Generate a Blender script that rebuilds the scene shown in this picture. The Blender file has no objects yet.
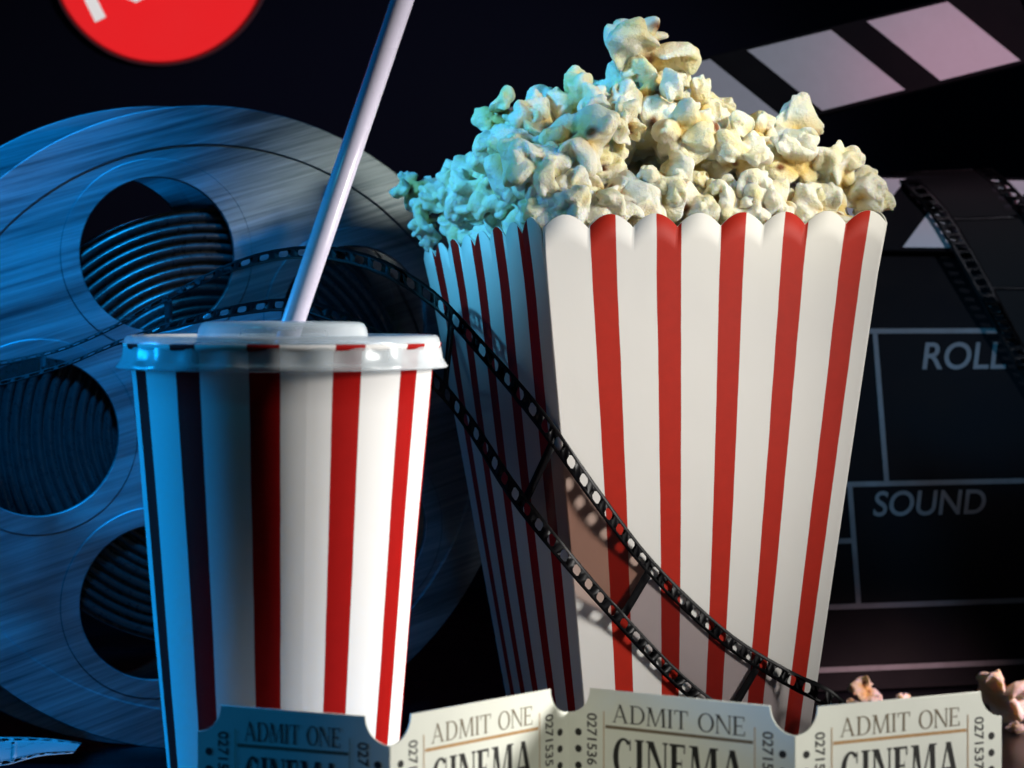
import bpy, bmesh, math, random
import numpy as np
from mathutils import Vector, Matrix

R = math.radians
PI = math.pi
sc = bpy.context.scene
col = sc.collection

# ------------------------------------------------------------------ camera
F = 70 / 36 * 1024            # focal length in pixels
HOR = 312                     # picture row of the eye level
CAMZ = 0.191                  # eye height above the table (metres)
cam_d = bpy.data.cameras.new('camera')
cam_d.lens = 70; cam_d.sensor_width = 36
cam_d.shift_y = -(384 - HOR) / 1024
cam_d.clip_start = 0.01; cam_d.clip_end = 50
cam_d.dof.use_dof = True; cam_d.dof.focus_distance = 0.66; cam_d.dof.aperture_fstop = 26
cam = bpy.data.objects.new('camera', cam_d); col.objects.link(cam)
cam.location = (0, 0, CAMZ); cam.rotation_euler = (R(90), 0, 0)
sc.camera = cam

def P(px, py, d):
    """the point at depth d that the lens sees at picture position px, py"""
    return Vector(((px - 512) / F * d, d, CAMZ + (HOR - py) / F * d))

# ------------------------------------------------------------------ light
sc.view_settings.view_transform = 'Standard'; sc.view_settings.look = 'None'
sc.view_settings.exposure = 0; sc.view_settings.gamma = 1
w = bpy.data.worlds.new('World'); sc.world = w; w.use_nodes = True
w.node_tree.nodes['Background'].inputs[0].default_value = (0.02, 0.10, 0.16, 1)
w.node_tree.nodes['Background'].inputs[1].default_value = 0.10

def lamp(name, kind, loc, aim, power, colour, size=None, **kw):
    d = bpy.data.lights.new(name, kind); d.energy = power; d.color = colour
    if kind == 'AREA':
        d.shape = 'RECTANGLE'; d.size, d.size_y = size
    for k, v in kw.items(): setattr(d, k, v)
    o = bpy.data.objects.new(name, d); col.objects.link(o)
    o.location = loc
    o.rotation_euler = (Vector(aim) - Vector(loc)).to_track_quat('-Z', 'Y').to_euler()
    return o

lamp('key_lamp', 'AREA', (0.55, 0.505, 0.31), (0.0, 0.590, 0.135), 0.58, (1.0, 0.965, 0.91), (0.10, 0.14), spread=R(46))
lamp('popcorn_fill', 'SPOT', (0.50, 0.36, 0.49), (0.084, 0.745, 0.266), 23.0, (1.0, 0.94, 0.74), spot_size=R(12), spot_blend=0.7, shadow_soft_size=0.035)  # added spot that brightens the popcorn heap
lamp('blue_lamp', 'AREA', (-0.74, 0.655, 0.22), (-0.065, 0.485, 0.11), 0.24, (0.004, 0.33, 0.92), (0.10, 0.34), spread=R(26))
lamp('heap_lamp', 'SPOT', (-0.52, 0.36, 0.50), (-0.035, 0.74, 0.276), 34.0, (0.10, 0.58, 1.0), spot_size=R(15), spot_blend=0.9, shadow_soft_size=0.03)
lamp('reel_lamp', 'SPOT', (-0.08, 0.25, 0.82), (-0.215, 0.85, 0.125), 56, (0.005, 0.36, 1.0), spot_size=R(22), spot_blend=0.8, shadow_soft_size=0.05)
lamp('slate_fill', 'SPOT', (0.72, 0.45, 0.52), (0.20, 1.02, 0.315), 9.0, (0.84, 0.86, 1.0), spot_size=R(36), spot_blend=0.9, shadow_soft_size=0.05)  # added spot that lifts the clapperboard, which the key misses
lamp('pink_lamp', 'SPOT', (0.70, 0.55, 0.30), (0.25, 0.93, 0.02), 48.0, (1.0, 0.60, 0.62), spot_size=R(9), spot_blend=0.8, shadow_soft_size=0.03)
lamp('rose_lamp', 'SPOT', (0.70, 0.60, 0.60), (0.275, 1.04, 0.335), 6.0, (1.0, 0.20, 0.34), spot_size=R(13), spot_blend=0.9, shadow_soft_size=0.03)
lamp('ticket_fill', 'SPOT', (0.10, 0.02, 0.34), (0.030, 0.48, 0.085), 4.2, (1.0, 0.96, 0.80), spot_size=R(13), spot_blend=0.9, shadow_soft_size=0.03)  # added warm fill for the shaded tickets
lamp('lid_fill', 'SPOT', (-0.26, 0.36, 0.56), (-0.062, 0.55, 0.192), 2.6, (0.06, 0.62, 1.0), spot_size=R(10), spot_blend=0.8, shadow_soft_size=0.03)  # added cyan spot that brightens the lid
lamp('badge_fill', 'SPOT', (-0.26, 0.50, 0.47), (-0.2505, 1.415, 0.4454), 25, (1.0, 0.97, 0.95), spot_size=R(9.6), spot_blend=0.03, shadow_soft_size=0.001)  # added spot that lights the badge alone

# ------------------------------------------------------------------ materials
class NT:
    def __init__(s, name):
        s.m = bpy.data.materials.new(name); s.m.use_nodes = True
        s.t = s.m.node_tree; s.b = s.t.nodes['Principled BSDF']; s.out = s.t.nodes['Material Output']
    def n(s, kind, **kw):
        x = s.t.nodes.new(kind)
        for k, v in kw.items(): setattr(x, k, v)
        return x
    def l(s, a, b): s.t.links.new(a, b)
    def set(s, **kw):
        for k, v in kw.items(): s.b.inputs[k.replace('_', ' ')].default_value = v
    def math(s, op, a, b=None, c=None):
        x = s.n('ShaderNodeMath', operation=op)
        for i, v in enumerate((a, b, c)):
            if v is None: continue
            if hasattr(v, 'links'): s.l(v, x.inputs[i])
            else: x.inputs[i].default_value = v
        return x.outputs[0]
    def noise(s, scale, detail=4, vec=None, rough=0.55):
        x = s.n('ShaderNodeTexNoise'); x.inputs['Scale'].default_value = scale
        x.inputs['Detail'].default_value = detail; x.inputs['Roughness'].default_value = rough
        if vec is None:
            tc = s.n('ShaderNodeTexCoord'); vec = tc.outputs['Object']
        s.l(vec, x.inputs['Vector'])
        return x.outputs['Fac']
    def mix(s, f, a, b):
        x = s.n('ShaderNodeMix', data_type='RGBA')
        for sock, v in ((x.inputs[0], f), (x.inputs[6], a), (x.inputs[7], b)):
            if hasattr(v, 'links'): s.l(v, sock)
            elif isinstance(v, tuple): sock.default_value = v + (1,) if len(v) == 3 else v
            else: sock.default_value = v
        return x.outputs[2]
    def ramp(s, f, lo, hi, a=0.0, b=1.0):
        x = s.n('ShaderNodeMapRange'); s.l(f, x.inputs[0])
        for i, v in enumerate((lo, hi, a, b)): x.inputs[i + 1].default_value = v
        return x.outputs[0]
    def bump(s, h, strength=0.3, dist=0.0005):
        x = s.n('ShaderNodeBump'); x.inputs['Strength'].default_value = strength; x.inputs['Distance'].default_value = dist
        s.l(h, x.inputs['Height']); s.l(x.outputs[0], s.b.inputs['Normal'])

def plain(name, c, rough=0.5, var=0.12, scale=120, bump=0.0, **kw):
    t = NT(name); t.set(Roughness=rough, **kw)
    nz = t.noise(scale)
    dark = tuple(v * (1 - var) for v in c); lite = tuple(min(1, v * (1 + var)) for v in c)
    t.l(t.mix(nz, dark, lite), t.b.inputs['Base Color'])
    t.l(t.ramp(nz, 0.3, 0.7, max(0, rough - 0.06), rough + 0.06), t.b.inputs['Roughness'])
    if bump: t.bump(nz, bump)
    return t.m

def striped(name, period, offset, duty, red, white, rough, coat=0.0, bump=0.12, first=-1.0, spec=0.3):
    t = NT(name)
    uv = t.n('ShaderNodeUVMap'); sep = t.n('ShaderNodeSeparateXYZ'); t.l(uv.outputs[0], sep.inputs[0])
    wob = t.noise(60, 3)
    u = t.math('ADD', sep.outputs[0], t.math('MULTIPLY', t.math('SUBTRACT', wob, 0.5), period * 0.02))
    fr = t.math('FRACT', t.math('DIVIDE', t.math('SUBTRACT', u, offset), period))
    dist = t.math('ABSOLUTE', t.math('SUBTRACT', fr, 0.5))
    f = t.ramp(dist, duty / 2 - 0.006, duty / 2 + 0.006, 1, 0)
    f = t.math('MULTIPLY', f, t.math('GREATER_THAN', sep.outputs[0], first))
    nz = t.noise(260, 5)
    wc = t.mix(t.noise(18, 3), tuple(v * 0.93 for v in white), white)
    rc = t.mix(nz, tuple(v * 0.85 for v in red), tuple(v * 1.1 for v in red))
    t.l(t.mix(f, wc, rc), t.b.inputs['Base Color'])
    t.set(Roughness=rough, Coat_Weight=coat, Coat_Roughness=0.12, Specular_IOR_Level=spec)
    if bump: t.bump(t.math('ADD', nz, t.math('MULTIPLY', t.noise(26, 2), 9.0)), bump, 0.0003)
    return t.m

M = {}
M['carton'] = striped('carton_print', 0.186, 0.165 - 0.093, 0.385, (0.43, 0.014, 0.003), (0.80, 0.78, 0.74), 0.6, first=0.05)
M['carton_side'] = striped('carton_side_print', 0.186, 0.118 - 0.093, 0.385, (0.40, 0.008, 0.004), (0.80, 0.78, 0.74), 0.6, spec=0.12)
M['cup'] = striped('cup_print', 1 / 12, 0.0, 0.37, (0.33, 0.006, 0.005), (0.80, 0.79, 0.78), 0.6, coat=0.0, bump=0.05, spec=0.05)
M['board_white'] = plain('white_carton_board', (0.74, 0.72, 0.67), 0.7, 0.05, 300, 0.1)
M['ticket'] = plain('cream_ticket_card', (0.84, 0.86, 0.77), 0.6, 0.05, 90, 0.06)
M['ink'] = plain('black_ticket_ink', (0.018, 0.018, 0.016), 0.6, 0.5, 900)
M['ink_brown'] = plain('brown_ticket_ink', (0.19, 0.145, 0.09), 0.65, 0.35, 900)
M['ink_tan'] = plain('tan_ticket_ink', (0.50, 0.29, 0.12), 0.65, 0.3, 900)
M['black_board'] = plain('black_slate_board', (0.004, 0.004, 0.006), 0.8, 0.4, 40, Specular_IOR_Level=0.15)
M['slate_paint'] = plain('white_slate_paint', (0.62, 0.62, 0.66), 0.6, 0.14, 60)
M['line_paint'] = plain('worn_grey_line_paint', (0.15, 0.16, 0.18), 0.7, 0.45, 90)
M['film'] = plain('black_film_base', (0.004, 0.004, 0.005), 0.45, 0.3, 200, Specular_IOR_Level=0.22)
M['straw'] = plain('lilac_white_straw', (0.64, 0.60, 0.74), 0.28, 0.05, 80, Subsurface_Weight=0.0)
M['red_badge'] = plain('red_badge_colour', (0.95, 0.014, 0.019), 0.8, 0.03, 20, Specular_IOR_Level=0.15)
M['white_badge'] = plain('white_badge_colour', (0.85, 0.84, 0.84), 0.6, 0.03, 20)
M['rim_badge'] = plain('pink_grey_badge_edge', (0.50, 0.16, 0.18), 0.5, 0.05, 20)
M['hinge'] = plain('dark_steel', (0.10, 0.10, 0.11), 0.4, 0.2, 200, Metallic=0.9)
M['table'] = plain('black_lacquer_table', (0.004, 0.0045, 0.008), 0.30, 0.4, 14)
M['backdrop'] = plain('dark_navy_backdrop', (0.006, 0.006, 0.030), 0.9, 0.5, 3.0)

M['gleam_film'] = plain('gleam_painted_film', (0.45, 0.48, 0.50), 0.3, 0.2, 60)  # pale base stands in for the blue gleam on dark film

def film_frame_mat(name, tint, opacity):
    t = NT(name)
    tr = t.n('ShaderNodeBsdfTransparent')
    nz = t.noise(45, 3)
    t.l(t.mix(nz, tuple(v * 0.82 for v in tint), tint), tr.inputs[0])
    t.set(Base_Color=(0.02, 0.02, 0.022, 1), Roughness=0.2 if 'black' not in name else 0.6, Specular_IOR_Level=0.5 if 'black' not in name else 0.15)
    mx = t.n('ShaderNodeMixShader'); mx.inputs[0].default_value = opacity
    t.l(tr.outputs[0], mx.inputs[1]); t.l(t.b.outputs[0], mx.inputs[2]); t.l(mx.outputs[0], t.out.inputs[0])
    return t.m
M['frame_a'] = film_frame_mat('clear_grey_film_frame', (0.80, 0.74, 0.76), 0.12)
M['frame_b'] = film_frame_mat('brown_tinted_film_frame', (0.70, 0.52, 0.46), 0.12)
M['frame_c'] = film_frame_mat('exposed_dark_film_frame', (0.20, 0.20, 0.24), 0.4)

M['frame_d'] = film_frame_mat('black_film_frame', (0.06, 0.05, 0.07), 0.5)

def metal_mat():
    t = NT('brushed_reel_metal')
    tc = t.n('ShaderNodeTexCoord'); mp = t.n('ShaderNodeMapping'); t.l(tc.outputs['Object'], mp.inputs[0])
    mp.vector_type = mp2_type = 'TEXTURE'; mp.inputs['Rotation'].default_value = (0, R(-17), 0); mp.inputs['Scale'].default_value = (1/12, 1/60, 1/460)
    a = t.noise(1.0, 6, mp.outputs[0], 0.65)
    mp2 = t.n('ShaderNodeMapping'); t.l(tc.outputs['Object'], mp2.inputs[0])
    mp2.vector_type = mp2_type; mp2.inputs['Rotation'].default_value = (0, R(-17), 0); mp2.inputs['Scale'].default_value = (1/6, 1/20, 1/60)
    b = t.noise(1.0, 4, mp2.outputs[0])
    t.l(t.mix(t.ramp(t.math('MULTIPLY', t.math('ADD', a, b), 0.5), 0.36, 0.62), (0.07, 0.10, 0.13), (0.32, 0.38, 0.44)), t.b.inputs['Base Color'])  # steel-blue tint paints in part of the blue light on the reel
    t.l(t.ramp(t.math('ADD', a, b), 0.7, 1.3, 0.34, 0.62), t.b.inputs['Roughness'])
    t.set(Metallic=0.75)
    t.bump(a, 0.25, 0.0004)
    return t.m
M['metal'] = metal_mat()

def lid_mat():
    t = NT('frosted_clear_lid_plastic')
    t.set(Base_Color=(0.84, 0.89, 0.92, 1), Roughness=0.22, Specular_IOR_Level=0.6)
    tr = t.n('ShaderNodeBsdfTransparent'); tr.inputs[0].default_value = (0.9, 0.93, 0.95, 1)
    lw = t.n('ShaderNodeLayerWeight'); lw.inputs[0].default_value = 0.45
    f = t.ramp(lw.outputs['Facing'], 0.0, 0.9, 0.20, 0.58)
    mx = t.n('ShaderNodeMixShader'); t.l(f, mx.inputs[0])
    t.l(tr.outputs[0], mx.inputs[1]); t.l(t.b.outputs[0], mx.inputs[2]); t.l(mx.outputs[0], t.out.inputs[0])
    return t.m
M['lid'] = lid_mat()

def popcorn_mat():
    t = NT('popped_corn')
    oi = t.n('ShaderNodeObjectInfo'); tc = t.n('ShaderNodeTexCoord')
    va = t.n('ShaderNodeVectorMath', operation='ADD'); t.l(tc.outputs['Object'], va.inputs[0])
    sc_ = t.n('ShaderNodeVectorMath', operation='SCALE'); t.l(oi.outputs['Location'], sc_.inputs[0]); sc_.inputs['Scale'].default_value = 37.0
    t.l(sc_.outputs[0], va.inputs[1])
    butter = t.ramp(t.noise(1.9, 4, va.outputs[0]), 0.46, 0.68, 0, 0.9)
    at = t.n('ShaderNodeAttribute'); at.attribute_name = 'hull'
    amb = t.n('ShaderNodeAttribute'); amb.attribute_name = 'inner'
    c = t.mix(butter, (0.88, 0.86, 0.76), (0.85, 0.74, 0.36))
    c = t.mix(t.math('MULTIPLY', amb.outputs['Fac'], 0.85), c, (0.76, 0.54, 0.16))  # yellow kernel heart, deepened to paint the shade in the folds
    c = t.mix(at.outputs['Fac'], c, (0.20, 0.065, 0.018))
    t.l(c, t.b.inputs['Base Color'])
    t.set(Roughness=0.55, Subsurface_Weight=0.7, Subsurface_Radius=(1.0, 0.8, 0.45), Subsurface_Scale=0.0028)
    t.bump(t.noise(11, 6, va.outputs[0], 0.65), 0.45, 0.04)
    return t.m
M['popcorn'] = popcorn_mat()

# ------------------------------------------------------------------ builders
def mesh_obj(name, verts, faces, mats, parent=None, smooth=False, uvs=None):
    me = bpy.data.meshes.new(name)
    me.from_pydata([tuple(v) for v in verts], [], [tuple(f) for f in faces])
    for m in (mats if isinstance(mats, (list, tuple)) else [mats]): me.materials.append(m)
    if smooth: me.polygons.foreach_set('use_smooth', [True] * len(me.polygons))
    if uvs is not None:
        lay = me.uv_layers.new(name='UVMap')
        for lp in me.loops: lay.data[lp.index].uv = uvs[lp.vertex_index]
    me.update()
    o = bpy.data.objects.new(name, me); col.objects.link(o)
    if parent: o.parent = parent
    return o

def tag(o, label=None, cat=None, group=None, kind=None):
    if label: o['label'] = label
    if cat: o['category'] = cat
    if group: o['group'] = group
    if kind: o['kind'] = kind
    return o

def thing(name, label, cat, loc=(0, 0, 0), rotz=0.0, group=None):
    o = bpy.data.objects.new(name, None); col.objects.link(o)
    o.empty_display_size = 0.02; o.location = loc; o.rotation_euler = (0, 0, rotz)
    return tag(o, label, cat, group)

def lathe(name, prof, mat, parent, seg=128, uv=False, axis='Z', crinkle=None):
    """spin the profile [(radius, height), ...] about the z (or y) axis"""
    vs, fs, uvs = [], [], []
    n = len(prof); cols = seg + 1
    for i in range(cols):
        a = 2 * PI * i / seg
        for j, (r, z) in enumerate(prof):
            rr = r
            if crinkle: rr = r + crinkle(a, j, r, z)
            x, y = rr * math.sin(a), -rr * math.cos(a)
            vs.append((x, y, z) if axis == 'Z' else (x, z, -y))
            uvs.append((i / seg, j / max(1, n - 1)))
    for i in range(seg):
        for j in range(n - 1):
            a, b = i * n + j, (i + 1) * n + j
            fs.append((a, b, b + 1, a + 1) if axis == 'Z' else (a, a + 1, b + 1, b))
    o = mesh_obj(name, vs, fs, mat, parent, True, uvs)
    bm = bmesh.new(); bm.from_mesh(o.data)
    if not uv: bmesh.ops.remove_doubles(bm, verts=bm.verts, dist=1e-6)
    bm.to_mesh(o.data); bm.free()
    return o

def plate(name, outlines, depth, bevel, mat, parent=None, res=1):
    """a flat plate in the local xz plane with holes, thickness 2*depth along y"""
    cu = bpy.data.curves.new(name, 'CURVE'); cu.dimensions = '2D'; cu.fill_mode = 'BOTH'
    cu.extrude = max(depth - bevel, 1e-5); cu.bevel_depth = bevel; cu.bevel_resolution = res
    for pts in outlines:
        s = cu.splines.new('POLY'); s.points.add(len(pts) - 1); s.use_cyclic_u = True
        for p, q in zip(s.points, pts): p.co = (q[0], q[1], 0, 1)
    tmp = bpy.data.objects.new(name + '_curve', cu); col.objects.link(tmp)
    dg = bpy.context.evaluated_depsgraph_get()
    me = bpy.data.meshes.new_from_object(tmp.evaluated_get(dg))
    bpy.data.objects.remove(tmp); bpy.data.curves.remove(cu)
    me.transform(Matrix.Rotation(R(90), 4, 'X'))
    me.materials.clear(); me.materials.append(mat)
    o = bpy.data.objects.new(name, me); col.objects.link(o)
    if parent: o.parent = parent
    return o

def circle(cx, cy, r, n=96): return [(cx + r * math.cos(2 * PI * i / n), cy + r * math.sin(2 * PI * i / n)) for i in range(n)]

def font_mesh(name, body, size, mat, parent, thick=0.0002, shear=0.0, offset=0.0, align='LEFT'):
    cu = bpy.data.curves.new(name, 'FONT'); cu.body = body; cu.size = size; cu.shear = shear
    cu.offset = offset; cu.extrude = thick; cu.align_x = align
    tmp = bpy.data.objects.new(name + '_text', cu); col.objects.link(tmp)
    dg = bpy.context.evaluated_depsgraph_get()
    me = bpy.data.meshes.new_from_object(tmp.evaluated_get(dg))
    bpy.data.objects.remove(tmp); bpy.data.curves.remove(cu)
    me.transform(Matrix.Rotation(R(90), 4, 'X'))
    me.materials.clear(); me.materials.append(mat)
    o = bpy.data.objects.new(name, me); col.objects.link(o)
    if parent: o.parent = parent
    return o

# ------------------------------------------------------------------ the setting
def ground_sheet(name, x0, x1, y0, y1, mat):
    o = mesh_obj(name, [(x0, y0, 0), (x1, y0, 0), (x1, y1, 0), (x0, y1, 0)], [(0, 1, 2, 3)], mat)
    return tag(o, kind='structure')
tag(ground_sheet('tabletop', -1.6, 1.6, -0.3, 1.40, M['table']), label='glossy black tabletop under all the cinema things')
vs, fs = [], []
for i in range(13):                                   # sweep: floor curve then upright
    a = min(1, i / 8) * PI / 2
    y = 1.36 + 0.06 * math.sin(a) if i <= 8 else 1.42
    z = -0.004 + 0.06 * (1 - math.cos(a)) if i <= 8 else 0.056 + (i - 8) * 0.42
    vs += [(-2.2, y, z), (2.2, y, z)]
for i in range(12): fs.append((2 * i, 2 * i + 1, 2 * i + 3, 2 * i + 2))
tag(mesh_obj('backdrop', vs, fs, M['backdrop'], smooth=True), label='plain dark navy studio backdrop', kind='structure')

# ------------------------------------------------------------------ popcorn carton
TN, TR, TL = P(541, 217, .68), P(887, 212, .722), P(424, 250, .80)
TF = TL + TR - TN
def base_pt(px, d):
    return Vector(((px - 512) / F * d, d, 0.0005))
BN, BR, BL = base_pt(596, .712), base_pt(796, .738), base_pt(524, .787)
BF = BL + BR - BN
fn = (BN - TN).cross(TR - TN).normalized()
if fn.y > 0: fn = -fn
def front_depth(px, py, off=0.0):
    d = P(px, py, 1.0) - cam.location
    q = TN + fn * off
    return (q - cam.location).dot(fn) / d.dot(fn)

carton = thing('popcorn_carton', 'tall red and white striped popcorn carton with scalloped rim, full of popcorn', 'popcorn carton', tuple((BN + BR + BL + BF) / 4))
bc = Vector(carton.location)
def carton_panel(tl, tr, bl, br, label=None, side=False):
    nu, nv = 160, 24
    out = (tr - tl).cross(bl - tl).normalized()
    cen = (tl + tr + bl + br) / 4 - (TN + TF + BN + BF) / 4
    if out.dot(cen) < 0: out = -out
    vs, fs, uvs = [], [], []
    for i in range(nu + 1):
        u = i / nu
        k = (u * 8) % 1.0
        dip = 0.0048 * (abs(k - 0.5) * 2) ** 1.9 - 0.0008      # scalloped rim: round lobes, sharp notches
        top = tl.lerp(tr, u); bot = bl.lerp(br, u); h = (top - bot).length
        for j in range(nv + 1):
            v = j / nv * (1 - dip / h)
            bul = 0.0032 * math.sin(PI * u) * (0.25 + 0.75 * math.sin(PI * min(1, v * .98 + .02)))
            flare = 0.0010 * max(0, v - .9) / .1
            p = bot.lerp(top, v) + out * (bul + flare) - bc
            vs.append(p); uvs.append((u, v))
    n = nv + 1
    for i in range(nu):
        for j in range(nv):
            a, b = i * n + j, (i + 1) * n + j
            fs.append((a, b, b + 1, a + 1))
    o = mesh_obj('panel', vs, fs, [M['carton_side' if side else 'carton'], M['board_white']], carton, True, uvs)
    # make the printed side face outwards
    if o.data.polygons[0].normal.dot(out) < 0: o.data.flip_normals()
    so = o.modifiers.new('card', 'SOLIDIFY'); so.thickness = 0.0006; so.offset = -1
    so.material_offset = 1; so.material_offset_rim = 1
    if label: o['label'] = label
    return o
carton_panel(TN, TR, BN, BR, 'front panel in warm white light with five red stripes')
carton_panel(TN, TL, BN, BL, 'shadowed side panel lit blue', True)
carton_panel(TR, TF, BR, BF); carton_panel(TL, TF, BL, BF)
mesh_obj('carton_bottom', [BN + (0, 0, .001) - bc if False else BN - bc + Vector((0, 0, .001)), BR - bc + Vector((0, 0, .001)), BF - bc + Vector((0, 0, .001)), BL - bc + Vector((0, 0, .001))], [(0, 1, 2, 3)], M['board_white'], carton)

# ------------------------------------------------------------------ popcorn
def surface_nets(Fv, lo, h):
    n = Fv.shape[0]; neg = Fv < 0
    c = np.zeros((n - 1,) * 3, int)
    for dx in (0, 1):
        for dy in (0, 1):
            for dz in (0, 1): c += neg[dx:n - 1 + dx, dy:n - 1 + dy, dz:n - 1 + dz]
    act = (c > 0) & (c < 8)
    idx = -np.ones(act.shape, int); cells = np.argwhere(act); idx[act] = np.arange(len(cells))
    acc = np.zeros((len(cells), 3)); cnt = np.zeros(len(cells))
    corners = [(a, b, d) for a in (0, 1) for b in (0, 1) for d in (0, 1)]
    for p in corners:
        for ax in range(3):
            if p[ax]: continue
            q = list(p); q[ax] = 1
            f0 = Fv[cells[:, 0] + p[0], cells[:, 1] + p[1], cells[:, 2] + p[2]]
            f1 = Fv[cells[:, 0] + q[0], cells[:, 1] + q[1], cells[:, 2] + q[2]]
            m = (f0 < 0) != (f1 < 0)
            t = np.where(m, f0 / np.where(m, f0 - f1, 1), 0)
            pt = np.tile(np.array(p, float), (len(cells), 1)); pt[:, ax] += t
            acc += pt * m[:, None]; cnt += m
    v = lo + (cells + acc / cnt[:, None]) * h
    quads = []
    for ax in range(3):
        o1, o2 = [(1, 2), (2, 0), (0, 1)][ax]
        s0 = [slice(1, n - 1)] * 3; s1 = [slice(1, n - 1)] * 3
        s0[ax] = slice(0, n - 1); s1[ax] = slice(1, n)
        a, b = neg[tuple(s0)], neg[tuple(s1)]
        base = np.array([1, 1, 1]); base[ax] = 0
        for flag, mask in ((1, a & ~b), (0, ~a & b)):
            e = np.argwhere(mask) + base
            def cell(d1, d2):
                k = e.copy(); k[:, o1] -= d1; k[:, o2] -= d2
                return idx[k[:, 0], k[:, 1], k[:, 2]]
            q = np.stack([cell(1, 1), cell(0, 1), cell(0, 0), cell(1, 0)], 1)
            quads.append(q if flag else q[:, ::-1])
    return v, np.concatenate(quads)

def smin(a, b, k):
    h = np.clip(0.5 + 0.5 * (b - a) / k, 0, 1)
    return b * (1 - h) + a * h - k * h * (1 - h)

def kernel_mesh(seed, nl, flat=1.0, thin=(.42, .62), rr=(.34, .46), far=.40, bumps=4, sep=.45, res=54):
    """a popped kernel: flattened, curled petals round a small core, ragged at their edges"""
    g = np.random.default_rng(seed)
    lo, h = -1.15, 2.3 / (res - 1)
    ax = lo + np.arange(res) * h
    X, Y, Z = np.meshgrid(ax, ax, ax, indexing='ij')
    ph = g.uniform(0, 6.28, 12)
    Wx = X + .06 * np.sin(4.6 * Y + ph[0]) + .030 * np.sin(9 * Z + ph[1]) + .012 * np.sin(17 * Y + ph[6])
    Wy = Y + .06 * np.sin(4.2 * Z + ph[2]) + .030 * np.sin(10 * X + ph[3]) + .012 * np.sin(16 * Z + ph[7])
    Wz = Z + .06 * np.sin(5.0 * X + ph[4]) + .030 * np.sin(9 * Y + ph[5]) + .012 * np.sin(18 * X + ph[8])
    def ball(c, r):
        return np.sqrt((Wx - c[0]) ** 2 + (Wy - c[1]) ** 2 + (Wz - c[2]) ** 2) - r
    def petal(c, r, d, th):
        e2 = g.normal(size=3); e2 -= d * (e2 @ d); e2 /= np.linalg.norm(e2); e3 = np.cross(d, e2)
        x, y, z = Wx - c[0], Wy - c[1], Wz - c[2]
        u = x * d[0] + y * d[1] + z * d[2]
        v = x * e2[0] + y * e2[1] + z * e2[2]
        t = x * e3[0] + y * e3[1] + z * e3[2]
        curl = g.uniform(.5, 1.1) * g.choice([-1, 1])
        t = t - curl * (v * v + .5 * u * u) / max(r, .1) * .6 + .05 * np.sin(9 * v + g.uniform(0, 6.28)) * r / .4
        taper = 1.08 - .28 * np.clip(u / r, -1, 1)
        return (np.sqrt((u / 1.12) ** 2 + (v / (1.0 * taper)) ** 2 + (t / th) ** 2) - r) * th * .9
    D = ball((0, 0, 0), .25)
    dirs = []
    tries = 0
    while len(dirs) < nl and tries < 4000:
        d = g.normal(size=3); d[2] *= flat; d /= np.linalg.norm(d); tries += 1
        if all(d @ e < sep for e in dirs): dirs.append(d)
    for d in dirs:
        r = g.uniform(*rr); c = d * g.uniform(far * .85, far * 1.2)
        L = petal(c, r, d, g.uniform(*thin))
        for _ in range(bumps):
            e = d * g.uniform(.3, 1.1) + g.normal(size=3) * .75; e /= np.linalg.norm(e)
            L = smin(L, petal(c + e * r * .70, r * g.uniform(.32, .52), e, g.uniform(.5, .85)), .016)
        D = smin(D, L, .018)
    v, q = surface_nets(D, lo, h)
    # keep the largest connected piece
    par = np.arange(len(v))
    for _ in range(200):
        m = par[q].min(1); new = par.copy(); np.minimum.at(new, q.ravel(), np.repeat(m, 4))
        new = new[new]
        if (new == par).all(): break
        par = new
    big = np.bincount(par).argmax(); keep = par == big
    remap = np.cumsum(keep) - 1; q = remap[q[keep[q[:, 0]]]]; v = v[keep]
    rad = np.linalg.norm(v, axis=1)
    hull = np.zeros(len(v))
    inside = np.argsort(rad)[:len(v) // 3]
    for _ in range(3):                                   # scraps of the brown hull sit in the folds
        hp = v[g.choice(inside)]
        e = np.linalg.norm((v - hp) * g.uniform(.7, 1.4, 3), axis=1)
        hull = np.maximum(hull, np.clip(1.6 * (1 - e / g.uniform(.12, .22)), 0, 1))
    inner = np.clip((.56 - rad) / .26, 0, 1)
    v = v - v.mean(0)
    v = v / (np.percentile(np.linalg.norm(v, axis=1), 97) * 2)        # about one unit across
    me = bpy.data.meshes.new('popcorn_piece')
    me.from_pydata(v.tolist(), [], q.tolist())
    me.polygons.foreach_set('use_smooth', [True] * len(me.polygons))
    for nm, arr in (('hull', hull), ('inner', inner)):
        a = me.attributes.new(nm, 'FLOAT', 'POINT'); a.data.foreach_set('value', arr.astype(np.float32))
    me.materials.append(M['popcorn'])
    return me

KINDS = [
    ('squat', dict(nl=5, thin=(.55, .75))),
    ('open-petalled', dict(nl=5)),
    ('many-petalled', dict(nl=8, rr=(.28, .38), sep=.6)),
    ('flat winged', dict(nl=4, flat=.25, far=.50, rr=(.38, .50))),
    ('knobbly round', dict(nl=8, thin=(.7, .95), rr=(.28, .36), bumps=5, sep=.6)),
    ('spiky branched', dict(nl=6, rr=(.26, .36), far=.56, thin=(.38, .5))),
    ('plump', dict(nl=4, thin=(.65, .85), rr=(.40, .50), far=.34)),
    ('curled hollow', dict(nl=5, thin=(.34, .46), rr=(.40, .50), far=.36)),
    ('wide butterfly-shaped', dict(nl=4, flat=.45, far=.46, rr=(.40, .52), thin=(.40, .55))),
    ('crumpled', dict(nl=7, thin=(.40, .55), rr=(.32, .42), bumps=6, sep=.55)),
]
KM = [[kernel_mesh(10 * i + j + 3, **kw) for j in range(2)] for i, (nm, kw) in enumerate(KINDS)]

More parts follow.
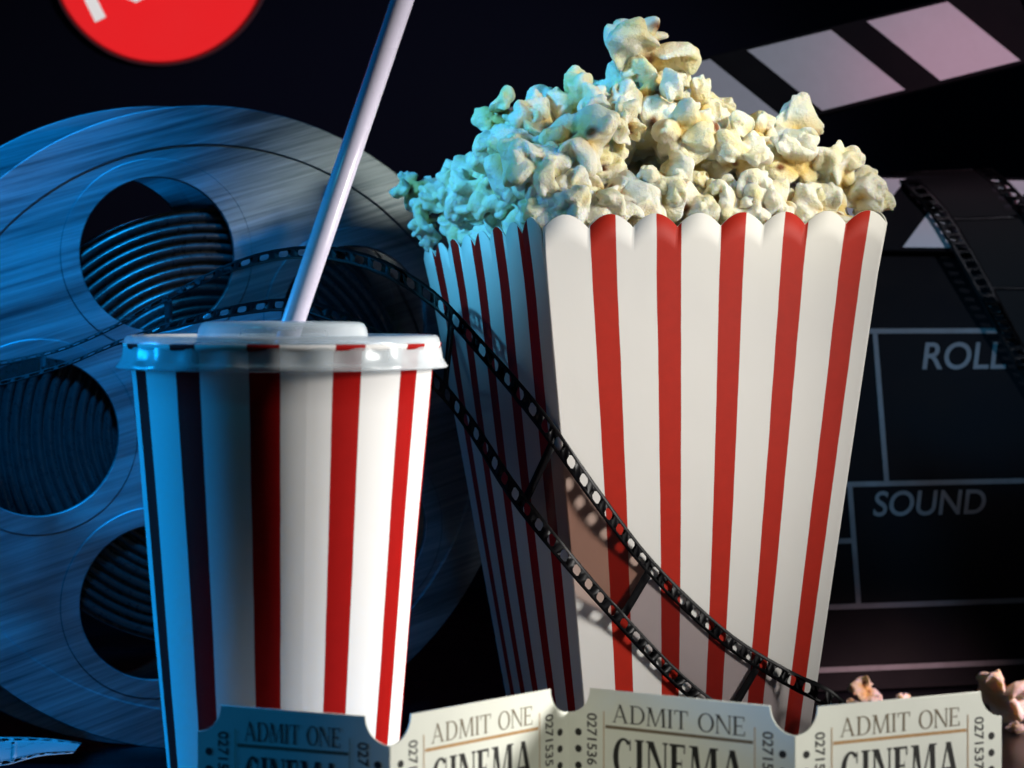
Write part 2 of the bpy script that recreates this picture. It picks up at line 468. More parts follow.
rng = random.Random(11)
def popcorn(loc, size, label_fmt, group, kind=None, rot=None):
    k = rng.randrange(len(KINDS)) if kind is None else kind
    o = bpy.data.objects.new('popcorn_piece', KM[k][rng.randrange(2)]); col.objects.link(o)
    o.location = loc
    o.rotation_euler = rot or (rng.uniform(0, 6.28), rng.uniform(0, 6.28), rng.uniform(0, 6.28))
    s = size * rng.uniform(.9, 1.12)
    o.scale = (s * rng.uniform(.9, 1.1), s * rng.uniform(.9, 1.1), s)
    nm = KINDS[k][0]
    tag(o, label_fmt.replace('KIND', nm), 'popcorn', group)
    return o

RIDGE = [(395, .001), (420, .010), (455, .018), (475, .030), (500, .036), (545, .044), (575, .050), (605, .057), (640, .061), (668, .059),
         (692, .050), (720, .044), (745, .041), (770, .040), (800, .039), (840, .030), (862, .014), (890, .004)]
def ridge(px):
    return float(np.interp(px, [p[0] for p in RIDGE], [p[1] for p in RIDGE]))
def proj(p):
    return 512 + F * p.x / p.y, HOR - F * (p.z - CAMZ) / p.y
ORD = ['first', 'second', 'third', 'fourth', 'fifth']
def place_words(px, py):
    """where in the heap a piece lies, told by the stripes below it and by its height"""
    if px < 470: c = 'over the blue-lit back corner'
    elif px < 550: c = 'over the blue-lit side'
    else:
        k = min(4, max(0, int((px - 560) / 66)))
        c = 'above the %s red stripe' % ORD[k]
    h = 217 - py
    if h < 22: r = 'at the carton rim'
    elif h < 60: r = 'low in the heap'
    elif h < 110: r = 'midway up the heap'
    else: r = 'near the peak of the heap'
    return c, r

heap_pts = []
def heap_surface(a, b):
    base = TN + (TR - TN) * a + (TL - TN) * b
    px, _ = proj(base)
    hr = ridge(px)
    f = math.sin(PI / 2 * min(1, max(0, b) / .50)) if b < .5 else 1 - ((b - .5) / .62) ** 2 * .75
    edge = min(1, max(0, min(a, 1 - a)) / .10)
    rim = 0.002
    return base + Vector((0, 0, rim + (hr - rim - .004) * (.13 + .87 * f) * (0.55 + .45 * edge)))
tries = 0
while tries < 60000 and len(heap_pts) < 175:
    tries += 1
    a, b = rng.uniform(.04, .925), rng.uniform(.16, .93)
    p = heap_surface(a, b)
    if all((p - q).length > (0.0185 if proj(p)[0] < 780 else .0165) for q in heap_pts): heap_pts.append(p)
for k_ in range(11):
    a = .05 + .087 * k_
    heap_pts.append(TN + (TR - TN) * a + (TL - TN) * .135 + Vector((0, 0, rng.uniform(.001, .006))))
    heap_pts.append(TN + (TR - TN) * .13 + (TL - TN) * a + Vector((0, 0, rng.uniform(.001, .005))))
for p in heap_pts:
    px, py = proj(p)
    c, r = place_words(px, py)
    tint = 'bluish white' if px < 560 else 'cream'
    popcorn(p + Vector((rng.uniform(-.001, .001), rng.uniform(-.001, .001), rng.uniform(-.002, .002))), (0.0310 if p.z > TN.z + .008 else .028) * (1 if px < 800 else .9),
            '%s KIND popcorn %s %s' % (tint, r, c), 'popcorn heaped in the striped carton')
# a looser course below the surface closes the gaps
under = []
tries = 0
while tries < 30000 and len(under) < 85:
    tries += 1
    a, b = rng.uniform(.08, .92), rng.uniform(.08, .88)
    p = heap_surface(a, b) - Vector((0, -.006, .013))
    if all((p - q).length > 0.019 for q in under): under.append(p)
for p in under:
    popcorn(p, 0.030, 'popcorn piece half buried below the heap surface', 'popcorn buried in the striped carton')
# pieces spilling over the blue-lit back corner
for (px, py, d, s, k, txt) in [
        (418, 192, .80, .024, 5, 'spiky bluish popcorn piece leaning furthest out over the carton back corner'),
        (424, 224, .792, .023, 3, 'teal shaded popcorn piece hanging lowest over the carton back corner'),
        (446, 196, .79, .024, 8, 'bluish winged popcorn piece on the rim beside the hanging teal piece'),
        (470, 205, .77, .023, 2, 'bluish many-petalled popcorn piece on the rim of the side panel'),
        (462, 178, .785, .022, 1, 'small bluish open-petalled popcorn piece atop the back corner cluster'),
        (500, 198, .745, .025, 9, 'crumpled pale blue popcorn piece against the side panel rim'),
        (552, 193, .714, .027, 8, 'large white butterfly-shaped popcorn piece on the front corner of the rim'),
        
        (503, 120, .765, .027, 5, 'spiky pale blue popcorn piece jutting from the left shoulder of the heap'),
        (866, 194, .740, .022, 4, 'small round cream popcorn piece at the right end of the rim')]:
    popcorn(P(px, py, d), s, txt, 'popcorn heaped in the striped carton', k)
popcorn(P(645, 50, .752), .036, 'large pale butterfly-shaped popcorn piece topping the heap', 'popcorn heaped in the striped carton', 8, (.5, .25, .6))
# nothing pokes through the card: pieces that would are pushed back inside the carton
bpy.context.view_layer.update()
cen = (TN + TF + BN + BF) / 4
walls = []
for p, q, r_ in ((TN, TR, BN), (TN, TL, BN), (TR, TF, BR)):
    n_ = (q - p).cross(r_ - p).normalized()
    if n_.dot(p - cen) < 0: n_ = -n_
    walls.append((p, n_))
for o in [o for o in col.objects if o.name.startswith('popcorn_piece')]:
    if 'back corner' in o['label'] and 'hanging' in o['label'] or 'leaning' in o['label']: continue
    co = np.empty(len(o.data.vertices) * 3); o.data.vertices.foreach_get('co', co)
    mw = np.array(o.matrix_world); wv = co.reshape(-1, 3) @ mw[:3, :3].T + mw[:3, 3]
    for k_, (p, n_) in enumerate(walls):
        low = wv[wv[:, 2] < TN.z - .001]
        if not len(low): continue
        dd = ((low - np.array(p)) @ np.array(n_)).max() + .0005
        if dd > 0 and (k_ != 1 or dd < .012):
            o.location -= n_ * dd; wv -= np.array(n_) * dd
# loose pieces on the table, behind the tickets
def on_table(px, py, size, txt, kind, rot, squash=1.0):
    d = CAMZ * F / (py - HOR)
    o = popcorn((0, 0, 0), size, txt, 'popcorn spilled on the table', kind, rot)
    bpy.context.view_layer.update()
    mz = min((o.matrix_world @ v.co).z for v in o.data.vertices)
    o.location = Vector(((px - 512) / F * d, d, -mz - .0006))
on_table(866, 706, .0185, 'pale grey popcorn piece on the table behind the rightmost ticket', 3, (.4, .3, .5))
on_table(903, 704, .0105, 'tiny grey popcorn crumb beside the pale grey piece', 6, (.2, .9, .1))
on_table(853, 712, .0100, 'tiny popcorn crumb left of the pale grey piece', 4, (1.2, .1, .1))
on_table(1008, 722, .0290, 'pink lit popcorn piece with brown hull at the end of the ticket strip', 8, (.7, .2, 2.1))
on_table(1016, 733, .0080, 'pale crumb below the pink lit popcorn piece', 6, (.1, .4, .8))
on_table(1052, 716, .0260, 'pinkish popcorn piece beyond the pink lit one', 2, (.3, .4, .8))

# ------------------------------------------------------------------ drink cup
CD = .55
KC = CD / .60
CX = (283 - 512) / F * CD
cup = thing('drink_cup', 'striped paper drink cup with clear plastic lid, standing left of the carton', 'cup', (CX, CD, 0))
ZT = CAMZ - (335 - HOR) / F * CD
def cup_r(z): return KC * .0450 + (.0350 - .0450) * KC * (ZT - .011 - z) / (.113 * KC)
prof = [(0, .004), (cup_r(.004) - .002, .004), (cup_r(0) - .0015, .0005), (cup_r(0), .0008)]
for i in range(1, 13):
    z = (ZT - .004) * i / 12; prof.append((cup_r(z), z))
prof += [(cup_r(ZT - .003) + .0014, ZT - .0035), (cup_r(ZT) + .0016, ZT - .0022), (cup_r(ZT) - .0002, ZT - .0018)]
for i in range(5, -1, -1):
    z = .006 + (ZT - .012) * i / 5; prof.append((cup_r(z) - .0012, z))
def cup_wob(a, j, r, z): return .00025 * math.sin(2 * a + 1) + .00012 * math.sin(3 * a + z * 60)
body = lathe('cup_body', prof, M['cup'], cup, 144, True, crinkle=cup_wob)
body.rotation_euler = (0, 0, R(7.5 + 7.5))
zt = ZT
lp = [(.0492, zt - .0098), (.0497, zt - .0093), (.0484, zt - .0080), (.0478, zt - .0068), (.0474, zt - .0042), (.0474, zt - .0022),
      (.0470, zt - .0008), (.0461, zt), (.0448, zt + .0001), (.0440, zt - .0010), (.0436, zt - .0030), (.0425, zt - .0038),
      (.0300, zt - .0036), (.0268, zt - .0032), (.0258, zt - .0010), (.0252, zt + .0020), (.0244, zt + .0034), (.0230, zt + .0040),
      (.0120, zt + .0042), (.0052, zt + .0040), (.0044, zt + .0030), (.0046, zt + .0012)]
lp = [(r * KC, zt + (z - zt) * KC) for r, z in lp]
def lid_wob(a, j, r, z):
    return (.00035 * math.sin(24 * a) if 2 <= j <= 4 else 0) + .0002 * math.sin(2 * a)
lid = lathe('lid', lp, M['lid'], cup, 192, crinkle=lid_wob)
so = lid.modifiers.new('wall', 'SOLIDIFY'); so.thickness = .0005; so.offset = -1
# straw: a slanting tube through the lid
s0, s1 = P(293, 322, CD), P(414, -34, CD + .013)
s_dir = (s1 - s0).normalized()
s_base = s0 - s_dir * .075
straw = thing('drinking_straw', 'slanting lilac white drinking straw stuck through the cup lid', 'straw', tuple(s_base))
L = (s1 - s_base).length
st = lathe('straw_tube', [(.0027, 0), (.0032, 0), (.0032, L * .5), (.0032, L), (.0027, L), (.0027, 0)], M['straw'], straw, 40)
st.rotation_mode = 'QUATERNION'; st.rotation_quaternion = s_dir.to_track_quat('Z', 'Y')

# ------------------------------------------------------------------ film reel
RR = .1365
rc = P(213, 427, .85)
reel = thing('film_reel', 'big blue-lit metal film reel with round holes standing behind the cup', 'film reel', (rc.x, rc.y, 0), R(21))
hz = rc.z
def at_hub(o, y): o.location = (0, y, hz); return o
HC = [(108, .565), (182, .535), (252, .565), (324, .565), (36, .565)]
def holes(R_): return [circle(k * R_ * math.cos(R(a)), k * R_ * math.sin(R(a)), .245 * R_) for a, k in HC]
def flange(R_, y, x=0.0, zc=0.0):
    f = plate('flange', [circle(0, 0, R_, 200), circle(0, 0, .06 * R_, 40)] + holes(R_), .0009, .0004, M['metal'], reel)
    f.location = (x, y, hz + zc)
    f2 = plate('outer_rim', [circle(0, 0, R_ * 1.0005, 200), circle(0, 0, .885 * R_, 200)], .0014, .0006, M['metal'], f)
    f2.location = (0, -.0005, 0)
    for hx in range(5):
        a, k = R(HC[hx][0]), HC[hx][1]
        cx, cz = k * R_ * math.cos(a), k * R_ * math.sin(a)
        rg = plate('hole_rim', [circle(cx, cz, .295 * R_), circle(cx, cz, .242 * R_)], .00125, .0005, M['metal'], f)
        rg.location = (0, -.0003, 0)
    return f
flange(RR, 0)
flange(RR * 1.03, .040, -.012, -.0010)
# wound film between the flanges: loose turns, each a ridge
pr = [(.16 * RR, .004)]
r = .16 * RR
g = random.Random(4)
while r < .66 * RR:
    stp = .0042 * g.uniform(.7, 1.25); dy = g.uniform(0, .0016)
    pr += [(r, .0045 + dy), (r + stp * .62, .0042 + dy), (r + stp * .72, .0075), (r + stp * .97, .0075)]
    r += stp
pr += [(r, .005), (r, .036), (.16 * RR, .036)]
M['film_roll'] = plain('wound_film_edge', (0.020, 0.021, 0.024), 0.30, 0.3, 300)
at_hub(lathe('film_roll', pr, M['film_roll'], reel, 180, axis='Y'), 0)
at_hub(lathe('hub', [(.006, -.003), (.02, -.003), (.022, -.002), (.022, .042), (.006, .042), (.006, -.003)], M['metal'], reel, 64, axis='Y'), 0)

# ------------------------------------------------------------------ film strips
def catmull(pts, n):
    pts = [np.array(p, float) for p in pts]
    pts = [2 * pts[0] - pts[1]] + pts + [2 * pts[-1] - pts[-2]]
    out = []
    for i in range(1, len(pts) - 2):
        p0, p1, p2, p3 = pts[i - 1:i + 3]
        for k in range(n):
            t = k / n
            out.append(.5 * (2 * p1 + (p2 - p0) * t + (2 * p0 - 5 * p1 + 4 * p2 - p3) * t * t + (3 * p1 - p0 - 3 * p2 + p3) * t ** 3))
    out.append(pts[-2]); return np.array(out)

def film_strip(label, edges, pitch, phase, frame_mats, perfs=8, base='film'):
    """edges: pairs of points on the strip's two edges; perforations are real openings, every frame is a part"""
    U = catmull([e[0] for e in edges], 40); Lw = catmull([e[1] for e in edges], 40)
    mid = (U + Lw) / 2
    s = np.concatenate([[0], np.cumsum(np.linalg.norm(np.diff(mid, axis=0), axis=1))])
    def pt(d, v):
        i = min(len(s) - 2, max(0, int(np.searchsorted(s, d) - 1)))
        t = (d - s[i]) / max(1e-9, s[i + 1] - s[i])
        u, l = U[i] + (U[i + 1] - U[i]) * t, Lw[i] + (Lw[i + 1] - Lw[i]) * t
        return u + (l - u) * v
    if phase < 0: phase = s[-phase * 40] - .0275 * pitch        # a frame bar at that control point
    start = phase - math.floor(phase / pitch) * pitch if phase > 0 else 0
    o0 = pt(s[-1] / 2, .5)
    root = thing('film_strip', label, 'film strip', tuple(o0))
    vs, fs = [], []
    def quad(a, b, c, d):
        k = len(vs); vs.extend([a - o0, b - o0, c - o0, d - o0]); fs.append((k, k + 1, k + 2, k + 3))
    V = dict(o=0., h0=.045, h1=.150, i=.19)
    cells = int((s[-1] - start) / (pitch / perfs))
    step = pitch / perfs
    for c in range(cells):
        d0 = start + c * step; d1 = d0 + step
        a, b = d0 + .26 * step, d0 + .74 * step
        for flip in (0, 1):
            f = (lambda v: v) if not flip else (lambda v: 1 - v)
            v0, v1, v2, v3 = f(0.), f(V['h0']), f(V['h1']), f(V['i'])
            quad(pt(d0, v0), pt(d1, v0), pt(d1, v1), pt(d0, v1))
            quad(pt(d0, v2), pt(d1, v2), pt(d1, v3), pt(d0, v3))
            quad(pt(d0, v1), pt(a, v1), pt(a, v2), pt(d0, v2))
            quad(pt(b, v1), pt(d1, v1), pt(d1, v2), pt(b, v2))
            cx, cv = .10 * step, (v2 - v1) * .22        # clipped corners round the opening
            for (dx, x0) in ((1, a), (-1, b)):
                for (sv, vv) in ((1, v1), (-1, v2)):
                    k = len(vs)
                    vs.extend([pt(x0, vv) - o0, pt(x0 + dx * cx, vv) - o0, pt(x0, vv + sv * cv) - o0]); fs.append((k, k + 1, k + 2))
    nf = cells // perfs + 1
    bar = .055 * pitch
    end = start + cells * step
    frames = []
    for k in range(nf):
        d0 = start + k * pitch; d1 = min(end, d0 + pitch)
        if d1 - d0 < bar * 2: continue
        sub = 10
        for q in range(4):                               # the bar between two frames
            x0, x1 = .19 + .62 * q / 4, .19 + .62 * (q + 1) / 4
            quad(pt(d0, x0), pt(d0 + bar, x0), pt(d0 + bar, x1), pt(d0, x1))
        fv, ff = [], []
        for i in range(17):
            d = d0 + bar + (d1 - d0 - bar) * i / 16
            for q in range(5): fv.append(pt(d, .19 + .62 * q / 4) - o0)
        for i in range(16):
            for q in range(4): ff.append((i * 5 + q, (i + 1) * 5 + q, (i + 1) * 5 + q + 1, i * 5 + q + 1))
        frames.append((fv, ff, frame_mats[k % len(frame_mats)]))
    ob = mesh_obj('film_base', vs, fs, M[base], root)
    bm = bmesh.new(); bm.from_mesh(ob.data); bmesh.ops.remove_doubles(bm, verts=bm.verts, dist=2e-5)
    bmesh.ops.recalc_face_normals(bm, faces=bm.faces); bm.to_mesh(ob.data); bm.free()
    ob.data.polygons.foreach_set('use_smooth', [True] * len(ob.data.polygons))
    so = ob.modifiers.new('gauge', 'SOLIDIFY'); so.thickness = .0002; so.offset = 0
    for fv, ff, m in frames: mesh_obj('frame', fv, ff, m, root, True)
    return root

def fd(px, py, off=.0036):
    return P(px, py, front_depth(px, py, off))
E = [
    (P(-75, 372, .800), P(-75, 404, .768)),
    (P(0, 361, .782), P(0, 386, .750)),
    (P(62, 347, .768), P(62, 368, .736)),
    (P(115, 324, .758), P(115, 346, .726)),
    (P(168, 294, .752), P(169, 330, .722)),
    (P(240, 259, .745), P(236, 316, .717)),
    (P(305, 246, .740), P(300, 312, .714)),
    (P(368, 254, .735), P(362, 338, .712)),
    (P(430, 287, .730), P(426, 383, .715)),
    (P(486, 344, .708), P(466, 430, .712)),
    (P(545, 412, .690), P(508, 497, .700)),
    (fd(600, 490), P(560, 562, .688)),
    (fd(655, 562), fd(617, 626)),
    (fd(728, 631), fd(682, 693)),
    (fd(790, 670), fd(755, 748)),
    (P(832, 690, .722), P(815, 790, .722)),
    (P(868, 725, .735), P(858, 815, .735)),
]
film_strip('long perforated film strip running from the reel across the striped carton', E, .058, -12, [M['frame_a'], M['frame_a'], M['frame_b']])

# ------------------------------------------------------------------ clapperboard
CB_W, CB_H, LEAN = .30, .258, R(11)
cb0 = P(540, 682, .962)                                   # bottom left corner of the slate
clap = thing('clapperboard', 'large black film clapperboard with raised striped arm behind the popcorn', 'clapperboard', (cb0.x, cb0.y, 0.001), R(13))
board_n = bpy.data.objects.new('slate', None)
bpy.data.objects.remove(board_n)
slate = plate('slate', [[(0, 0), (CB_W, 0), (CB_W, CB_H), (0, CB_H)]], .004, .0008, M['black_board'], clap)
slate.rotation_euler = (-LEAN, 0, 0); slate.location = (0, .004, 0)
bpy.context.view_layer.update()
SM = slate.matrix_world.copy(); SI = SM.inverted()
def on_slate(px, py, y=-.004):
    """slate coordinates of what stands at a picture position"""
    o = SI @ cam.location; d = SI.to_3x3() @ (P(px, py, 1) - cam.location)
    t = (y - o.y) / d.y
    q = o + d * t
    return q.x, q.z
def slate_quads(name, quads, mat, parent=None, y=-.0043, th=.00015):
    ob = plate(name, [q for q in quads], th, .00003, mat, parent or slate, 0)
    ob.location = (0, y, 0); return ob
def bar(p, q, wd):
    p, q = Vector(p), Vector(q); n = Vector((-(q - p).y, (q - p).x)).normalized() * wd / 2
    return [tuple(p + n), tuple(p - n), tuple(q - n), tuple(q + n)]
y330 = on_slate(940, 331)[1]; y480 = on_slate(920, 483)[1]; y605 = on_slate(920, 604)[1]; y668 = on_slate(920, 666)[1]
x878 = on_slate(880, 400)[0]; x853 = on_slate(854, 545)[0]
LW = .0026
hl = lambda y, x0=.012, x1=CB_W - .008: [(x0, y - LW / 2), (x1, y - LW / 2), (x1, y + LW / 2), (x0, y + LW / 2)]
vl = lambda x, y0, y1: [(x - LW / 2, y0), (x + LW / 2, y0), (x + LW / 2, y1), (x - LW / 2, y1)]
e = LW / 2 + .0001
slate_quads('ruled_lines', [hl(y330), hl(y480), hl(y605), hl(y668), vl(x878, y480 + e, y330 - e), vl(x853, y605 + e, y480 - e),
            hl(on_slate(845, 541)[1], .012, x853 - e), vl(.012 + LW / 2, y668 + e, y605 - e)], M['line_paint'])
for word, px, py, wpx in (('ROLL', 922, 369, 84), ('SOUND', 873, 516, 114)):
    x, z = on_slate(px, py); x2, _ = on_slate(px + wpx, py)
    t = font_mesh('lettering', word, 1.0, M['line_paint'], slate, .0, .22, .012)
    xs = [v.co.x for v in t.data.vertices]; k = (x2 - x) / (max(xs) - min(xs))
    t.data.transform(Matrix.Diagonal((k, 1, k * 1.0, 1)))
    t.location = (x - min(xs) * k, -.0044, z)
# the two clap sticks with slanted stripes
def stripes_on(stick, width, height, y, slant, first, w_white, w_black, n):
    out = []
    for k in range(n):
        x0 = first + k * (w_white + w_black)
        q = [(x0, .0012), (x0 + w_white, .0012), (x0 + w_white + slant, height - .0012), (x0 + slant, height - .0012)]
        if max(p[0] for p in q) < .004 or min(p[0] for p in q) > width - .002: continue
        q = [(min(width - .002, max(.002, p[0])), p[1]) for p in q]
        out.append(q)
    o = plate('stripes', out, .00015, .00003, M['slate_paint'], stick, 0); o.location = (0, y, 0)
    return o
low_b = on_slate(950, 253)[1]; low_t = on_slate(950, 181)[1]; SH = low_t - low_b
lower = plate('lower_clap_stick', [[(0, 0), (CB_W, 0), (CB_W, SH), (0, SH)]], .0035, .0006, M['black_board'], slate)
lower.location = (0, -.0078, low_b)
sx = lambda px, py: on_slate(px, py, -.0115)[0]
stripes_on(lower, CB_W, SH, -.0037, sx(953, 181) - sx(903, 251), sx(903, 251) - 4 * (sx(903, 251) - sx(770, 251)), sx(855, 251) - sx(770, 251), sx(903, 251) - sx(855, 251), 9)
# raised arm, turned about the hinge at its left end
A0 = on_slate(822, 113, -.0115); A1 = on_slate(940, 83, -.0115); Atop = on_slate(747, 48, -.0115)
ang = math.atan2(A1[1] - A0[1], A1[0] - A0[0])
hd_ = Vector((math.cos(ang), math.sin(ang))); hn = Vector((-hd_.y, hd_.x))
AH = (Vector(Atop) - Vector(A0)).dot(hn)
org = Vector(A0) + hd_ * (0.004 - A0[0]) / hd_.x
arm = plate('clap_arm', [[(0, 0), (CB_W, 0), (CB_W, AH), (0, AH)]], .0035, .0006, M['black_board'], slate)
arm.location = (org.x, -.0078, org.y); arm.rotation_euler = (0, -ang, 0)
def along(px, py):
    v = Vector(on_slate(px, py, -.0115)) - org; return v.dot(hd_)
wb = (along(940, 80) - along(822, 110))
ww = (along(905, 88) - along(822, 108))
stripes_on(arm, CB_W, AH, -.0037, along(747, 50) - along(822, 110), along(822, 110) - 4 * wb, ww, wb - ww, 6)
hg = lathe('hinge', [(0, -.0145), (.006, -.0145), (.008, -.013), (.008, -.004)], M['hinge'], slate, 32, axis='Y')
hg.location = (org.x + .012, 0, org.y + .006)

# a second film strip hangs over the clapperboard
def cs(px, py, off): 
    x, z = on_slate(px, py, -.0115 - off)
    return SM @ Vector((x, -.0115 - off, z))
E2 = [
    (cs(890, 172, -.012), cs(992, 168, -.012)),
    (cs(896, 177, -.002), cs(998, 173, -.002)),
    (cs(908, 189, .003), cs(1010, 183, .003)),
    (cs(930, 214, .003), cs(1034, 210, .006)),
    (cs(953, 251, .003), cs(1058, 250, .008)),
    (cs(978, 296, .002), cs(1082, 296, .006)),
    (cs(1000, 338, .000), cs(1104, 338, .002)),
    (cs(1024, 384, -.003), cs(1128, 384, -.002)),
    (cs(1055, 440, -.004), cs(1160, 440, -.004)),
]
film_strip('dark film strip hanging diagonally over the clapperboard', E2, .0425, 0, [M['frame_d']], 8)

# film curling on the table below the reel, its gleam put into a pale base
def tb(px, py, d): return P(px, py, d)
E3 = [
    (P(-90, 742, .80), P(-90, 757, .775)),
    (P(-40, 738, .80), P(-40, 762, .77)),
    (P(0, 737, .80), P(0, 766, .762)),
    (P(40, 738, .795), P(35, 757, .765)),
    (P(70, 741, .79), P(62, 754, .768)),
    (P(92, 745, .785), P(84, 753, .770)),
]
film_strip('short film curl below the reel, its gleam painted pale', E3, .0425, 0, [M['gleam_film']], 8, 'gleam_film')

# ------------------------------------------------------------------ ticket strip
def glyph(ch, T, t):
    """serif capital in a box one unit tall: list of polygons, and its width"""
    s = .045
    box = lambda x0, y0, x1, y1: [(x0, y0), (x1, y0), (x1, y1), (x0, y1)]
    para = lambda x0, x1, wd: [(x0, 0), (x0 + wd, 0), (x1 + wd, 1), (x1, 1)]
    def ring(cx, rx, a0, a1, n=22, ry=.51, cy=.5):
        out = []
        for i in range(n):
            p, q = R(a0 + (a1 - a0) * i / n), R(a0 + (a1 - a0) * (i + 1) / n)
            f = lambda a, k: (cx + (rx - k * T) * math.cos(a), cy + (ry - k * t) * math.sin(a))
            out.append([f(p, 1), f(p, 0), f(q, 0), f(q, 1)])
        return out
    sf = lambda x, y, wd=T, e=.07: box(x - e, y, x + wd + e, y + s)
    if ch == 'I': return [box(.08, 0, .08 + T, 1), sf(.08, 0), sf(.08, 1 - s)], .16 + T
    if ch == 'T': return [box(.30, 0, .30 + T, 1), box(0, 1 - t, .60 + T, 1), box(0, .76, t * .8, 1), box(.60 + T - t * .8, .76, .60 + T, 1), sf(.30, 0)], .60 + T
    if ch == 'E': return [box(.07, 0, .07 + T, 1), box(0, 1 - t, .60, 1), box(0, 0, .64, t), box(.07, .48, .48, .48 + t), box(.60 - t * .8, .78, .60, 1), box(.64 - t * .8, 0, .64, .24), box(.46, .38, .48, .62)], .66
    if ch == 'N': return [para(.06, .06, t), para(.70, .70, t), [(.66 + t - T * .2, 0), (.70 + t, 0), (.06 + T, 1), (.02, 1)], sf(.06, 0, t), sf(.70, 1 - s, t), box(-.02, 1 - s, .12, 1)], .80
    if ch == 'A': return [para(.06, .38, t), para(.68, .34, T), box(.20, .30, .60, .30 + t * .9), sf(.06, 0, t), sf(.68, 0, T)], .80 + T * .6
    if ch == 'M': return [para(.06, .12, t), para(.86, .82, T), [(.44, 0), (.50, 0), (.12 + T, 1), (.08, 1)], [(.44, 0), (.44 + t, 0), (.86, 1), (.86 - t, 1)], sf(.06, 0, t), sf(.86, 0, T), box(0, 1 - s, .16, 1), box(.84, 1 - s, .90 + T, 1)], .96 + T * .6
    if ch == 'D': return [box(.07, 0, .07 + T, 1), box(0, 0, .40, t), box(0, 1 - t, .40, 1)] + ring(.36, .44, -90, 90, ry=.50), .82
    if ch == 'O': return ring(.42, .42, 0, 360, 40), .84
    if ch == 'C': return ring(.42, .42, 48, 312, 34) + [box(.66, .70, .70, .98), box(.66, .04, .70, .28)], .76
    return [], .36
def serif_polys(text, T, t, gap=.10):
    x, out = 0, []
    for ch in text:
        g_, wd = glyph(ch, T, t)
        out += [[(p[0] + x, p[1]) for p in q] for q in g_]
        x += wd + gap
    return out, x - gap
def flat_print(name, polys, mat, parent, y):
    vs, fs = [], []
    for i, q in enumerate(polys):
        k = len(vs); yy = y - 3e-6 * (i % 9)
        vs += [(p[0], yy, p[1]) for p in q]; fs.append(tuple(range(k, k + len(q))))
    return mesh_obj(name, vs, fs, mat, parent)
def fit(polys, wd, x0, x1, z0, h):
    return [[(x0 + p[0] / wd * (x1 - x0), z0 + p[1] * h) for p in q] for q in polys]

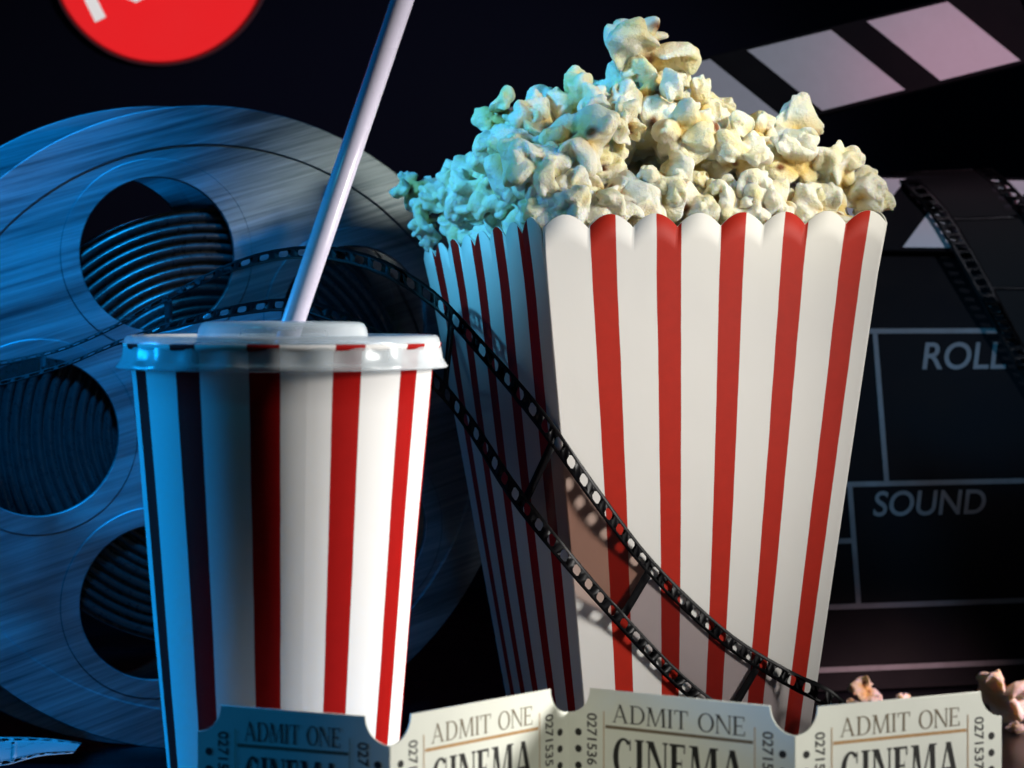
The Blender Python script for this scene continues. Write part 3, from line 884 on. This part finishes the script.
c_n = .1017                                             # notch bottoms below the eye
fold = []
for px, py in ((198, 731), (390, 746), (568, 712), (795, 736), (1001, 716)):
    d = c_n * F / (py - HOR)
    fold.append(Vector(((px - 512) / F * d, d, 0)))
NZ = CAMZ - c_n                                         # notch height above the table
strip = thing('ticket_strip', 'folded strip of four cream cinema tickets standing in front of cup and carton', 'ticket strip', tuple(fold[0]))
def ticket(p, q, label, dark, number):
    KT = .9
    d = q - p; Lt = d.length / KT
    nr = .0070
    NZ = (CAMZ - c_n) / KT
    top = NZ + nr * 1.05
    pts = [(0, 0.0005), (Lt, 0.0005), (Lt, NZ)]
    for i in range(1, 12):
        a = R(90 * i / 12); pts.append((Lt - nr * math.sin(a), NZ + nr * 1.05 * (1 - math.cos(a))))
    pts += [(Lt - nr, top), (nr, top)]
    for i in range(11, 0, -1):
        a = R(90 * i / 12); pts.append((nr * math.sin(a), NZ + nr * 1.05 * (1 - math.cos(a))))
    pts.append((0, NZ))
    o = plate('ticket', [pts], .00022, .00006, M['ticket'], strip, 0)
    o.location = p - fold[0]; o.rotation_euler = (0, 0, math.atan2(d.y, d.x))
    o.scale = (KT, KT, KT)
    o['label'] = label
    y = -.00026
    g1, w1 = serif_polys('ADMIT ONE', .12, .055, .09)
    z1 = top - .0088
    flat_print('heading', fit(g1, w1, .0140, Lt - .0140, z1, .0051), M['ink_brown'] if not dark else M['ink'], o, y)  # shaded tickets take darker ink, their shade put into the print
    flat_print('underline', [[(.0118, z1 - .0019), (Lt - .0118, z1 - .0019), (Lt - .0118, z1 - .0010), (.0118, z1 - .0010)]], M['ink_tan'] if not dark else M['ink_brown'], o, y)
    g2, w2 = serif_polys('CINEMA', .21, .065, .10)
    flat_print('title', fit(g2, w2, .0142, Lt - .0142, z1 - .0150, .0108), M['ink'], o, y)
    for xc in (.0034, Lt - .0034):
        flat_print('perforation_row', [circle(xc, NZ - .0052 - .0047 * k, .00105, 14) for k in range(12)], M['ink'], o, y)
    for x in (.0112, Lt - .01145): flat_print('border_line', [[(x, .006), (x + .00025, .006), (x + .00025, top - .006), (x, top - .006)]], M['ink_tan'], o, y - 4e-5)
    for x, sgn in ((.0062, 1), (Lt - .0090, 1)):
        nt = font_mesh('serial_number', '02715%d' % number, .0042, M['ink'], o, 0, 0, 0.00006)
        nt.rotation_euler = (0, R(90), 0)
        nt.location = (x, y, NZ + .0005)
    return o
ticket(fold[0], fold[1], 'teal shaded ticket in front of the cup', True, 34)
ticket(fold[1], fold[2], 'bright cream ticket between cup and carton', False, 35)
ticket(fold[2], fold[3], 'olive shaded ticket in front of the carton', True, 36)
ticket(fold[3], fold[4], 'bright cream ticket at the free end by the clapperboard', False, 37)

# ------------------------------------------------------------------ round red overlay badge, added as a sign on the backdrop
bd = 1.4168
bcen = P(160.5, -46, bd)
badge = thing('overlay_badge', 'round red overlay badge with white lettering, built as a sign on the backdrop', 'sign', tuple(bcen))
br_ = 112 / F * bd
plate('badge_plate', [circle(0, 0, br_ - .0008, 160)], .0022, .0003, M['red_badge'], badge)
plate('badge_edge', [circle(0, 0, br_, 160), circle(0, 0, br_ - .0008, 160)], .0026, .0003, M['rim_badge'], badge)
pxm = bd / F
def badge_letter(ch, px, py, size_px, rot):
    t = font_mesh('lettering', ch, size_px * pxm, M['white_badge'], badge, .0003, 0, size_px * pxm * .028)
    q = P(px, py, bd - .0032) - bcen
    t.location = q; t.rotation_euler = (0, -rot, 0)
badge_letter('N', 91, 22, 80, R(26))
badge_letter('e', 146, 2, 80, R(22))
badge_letter('w', 194, -14, 80, R(22))
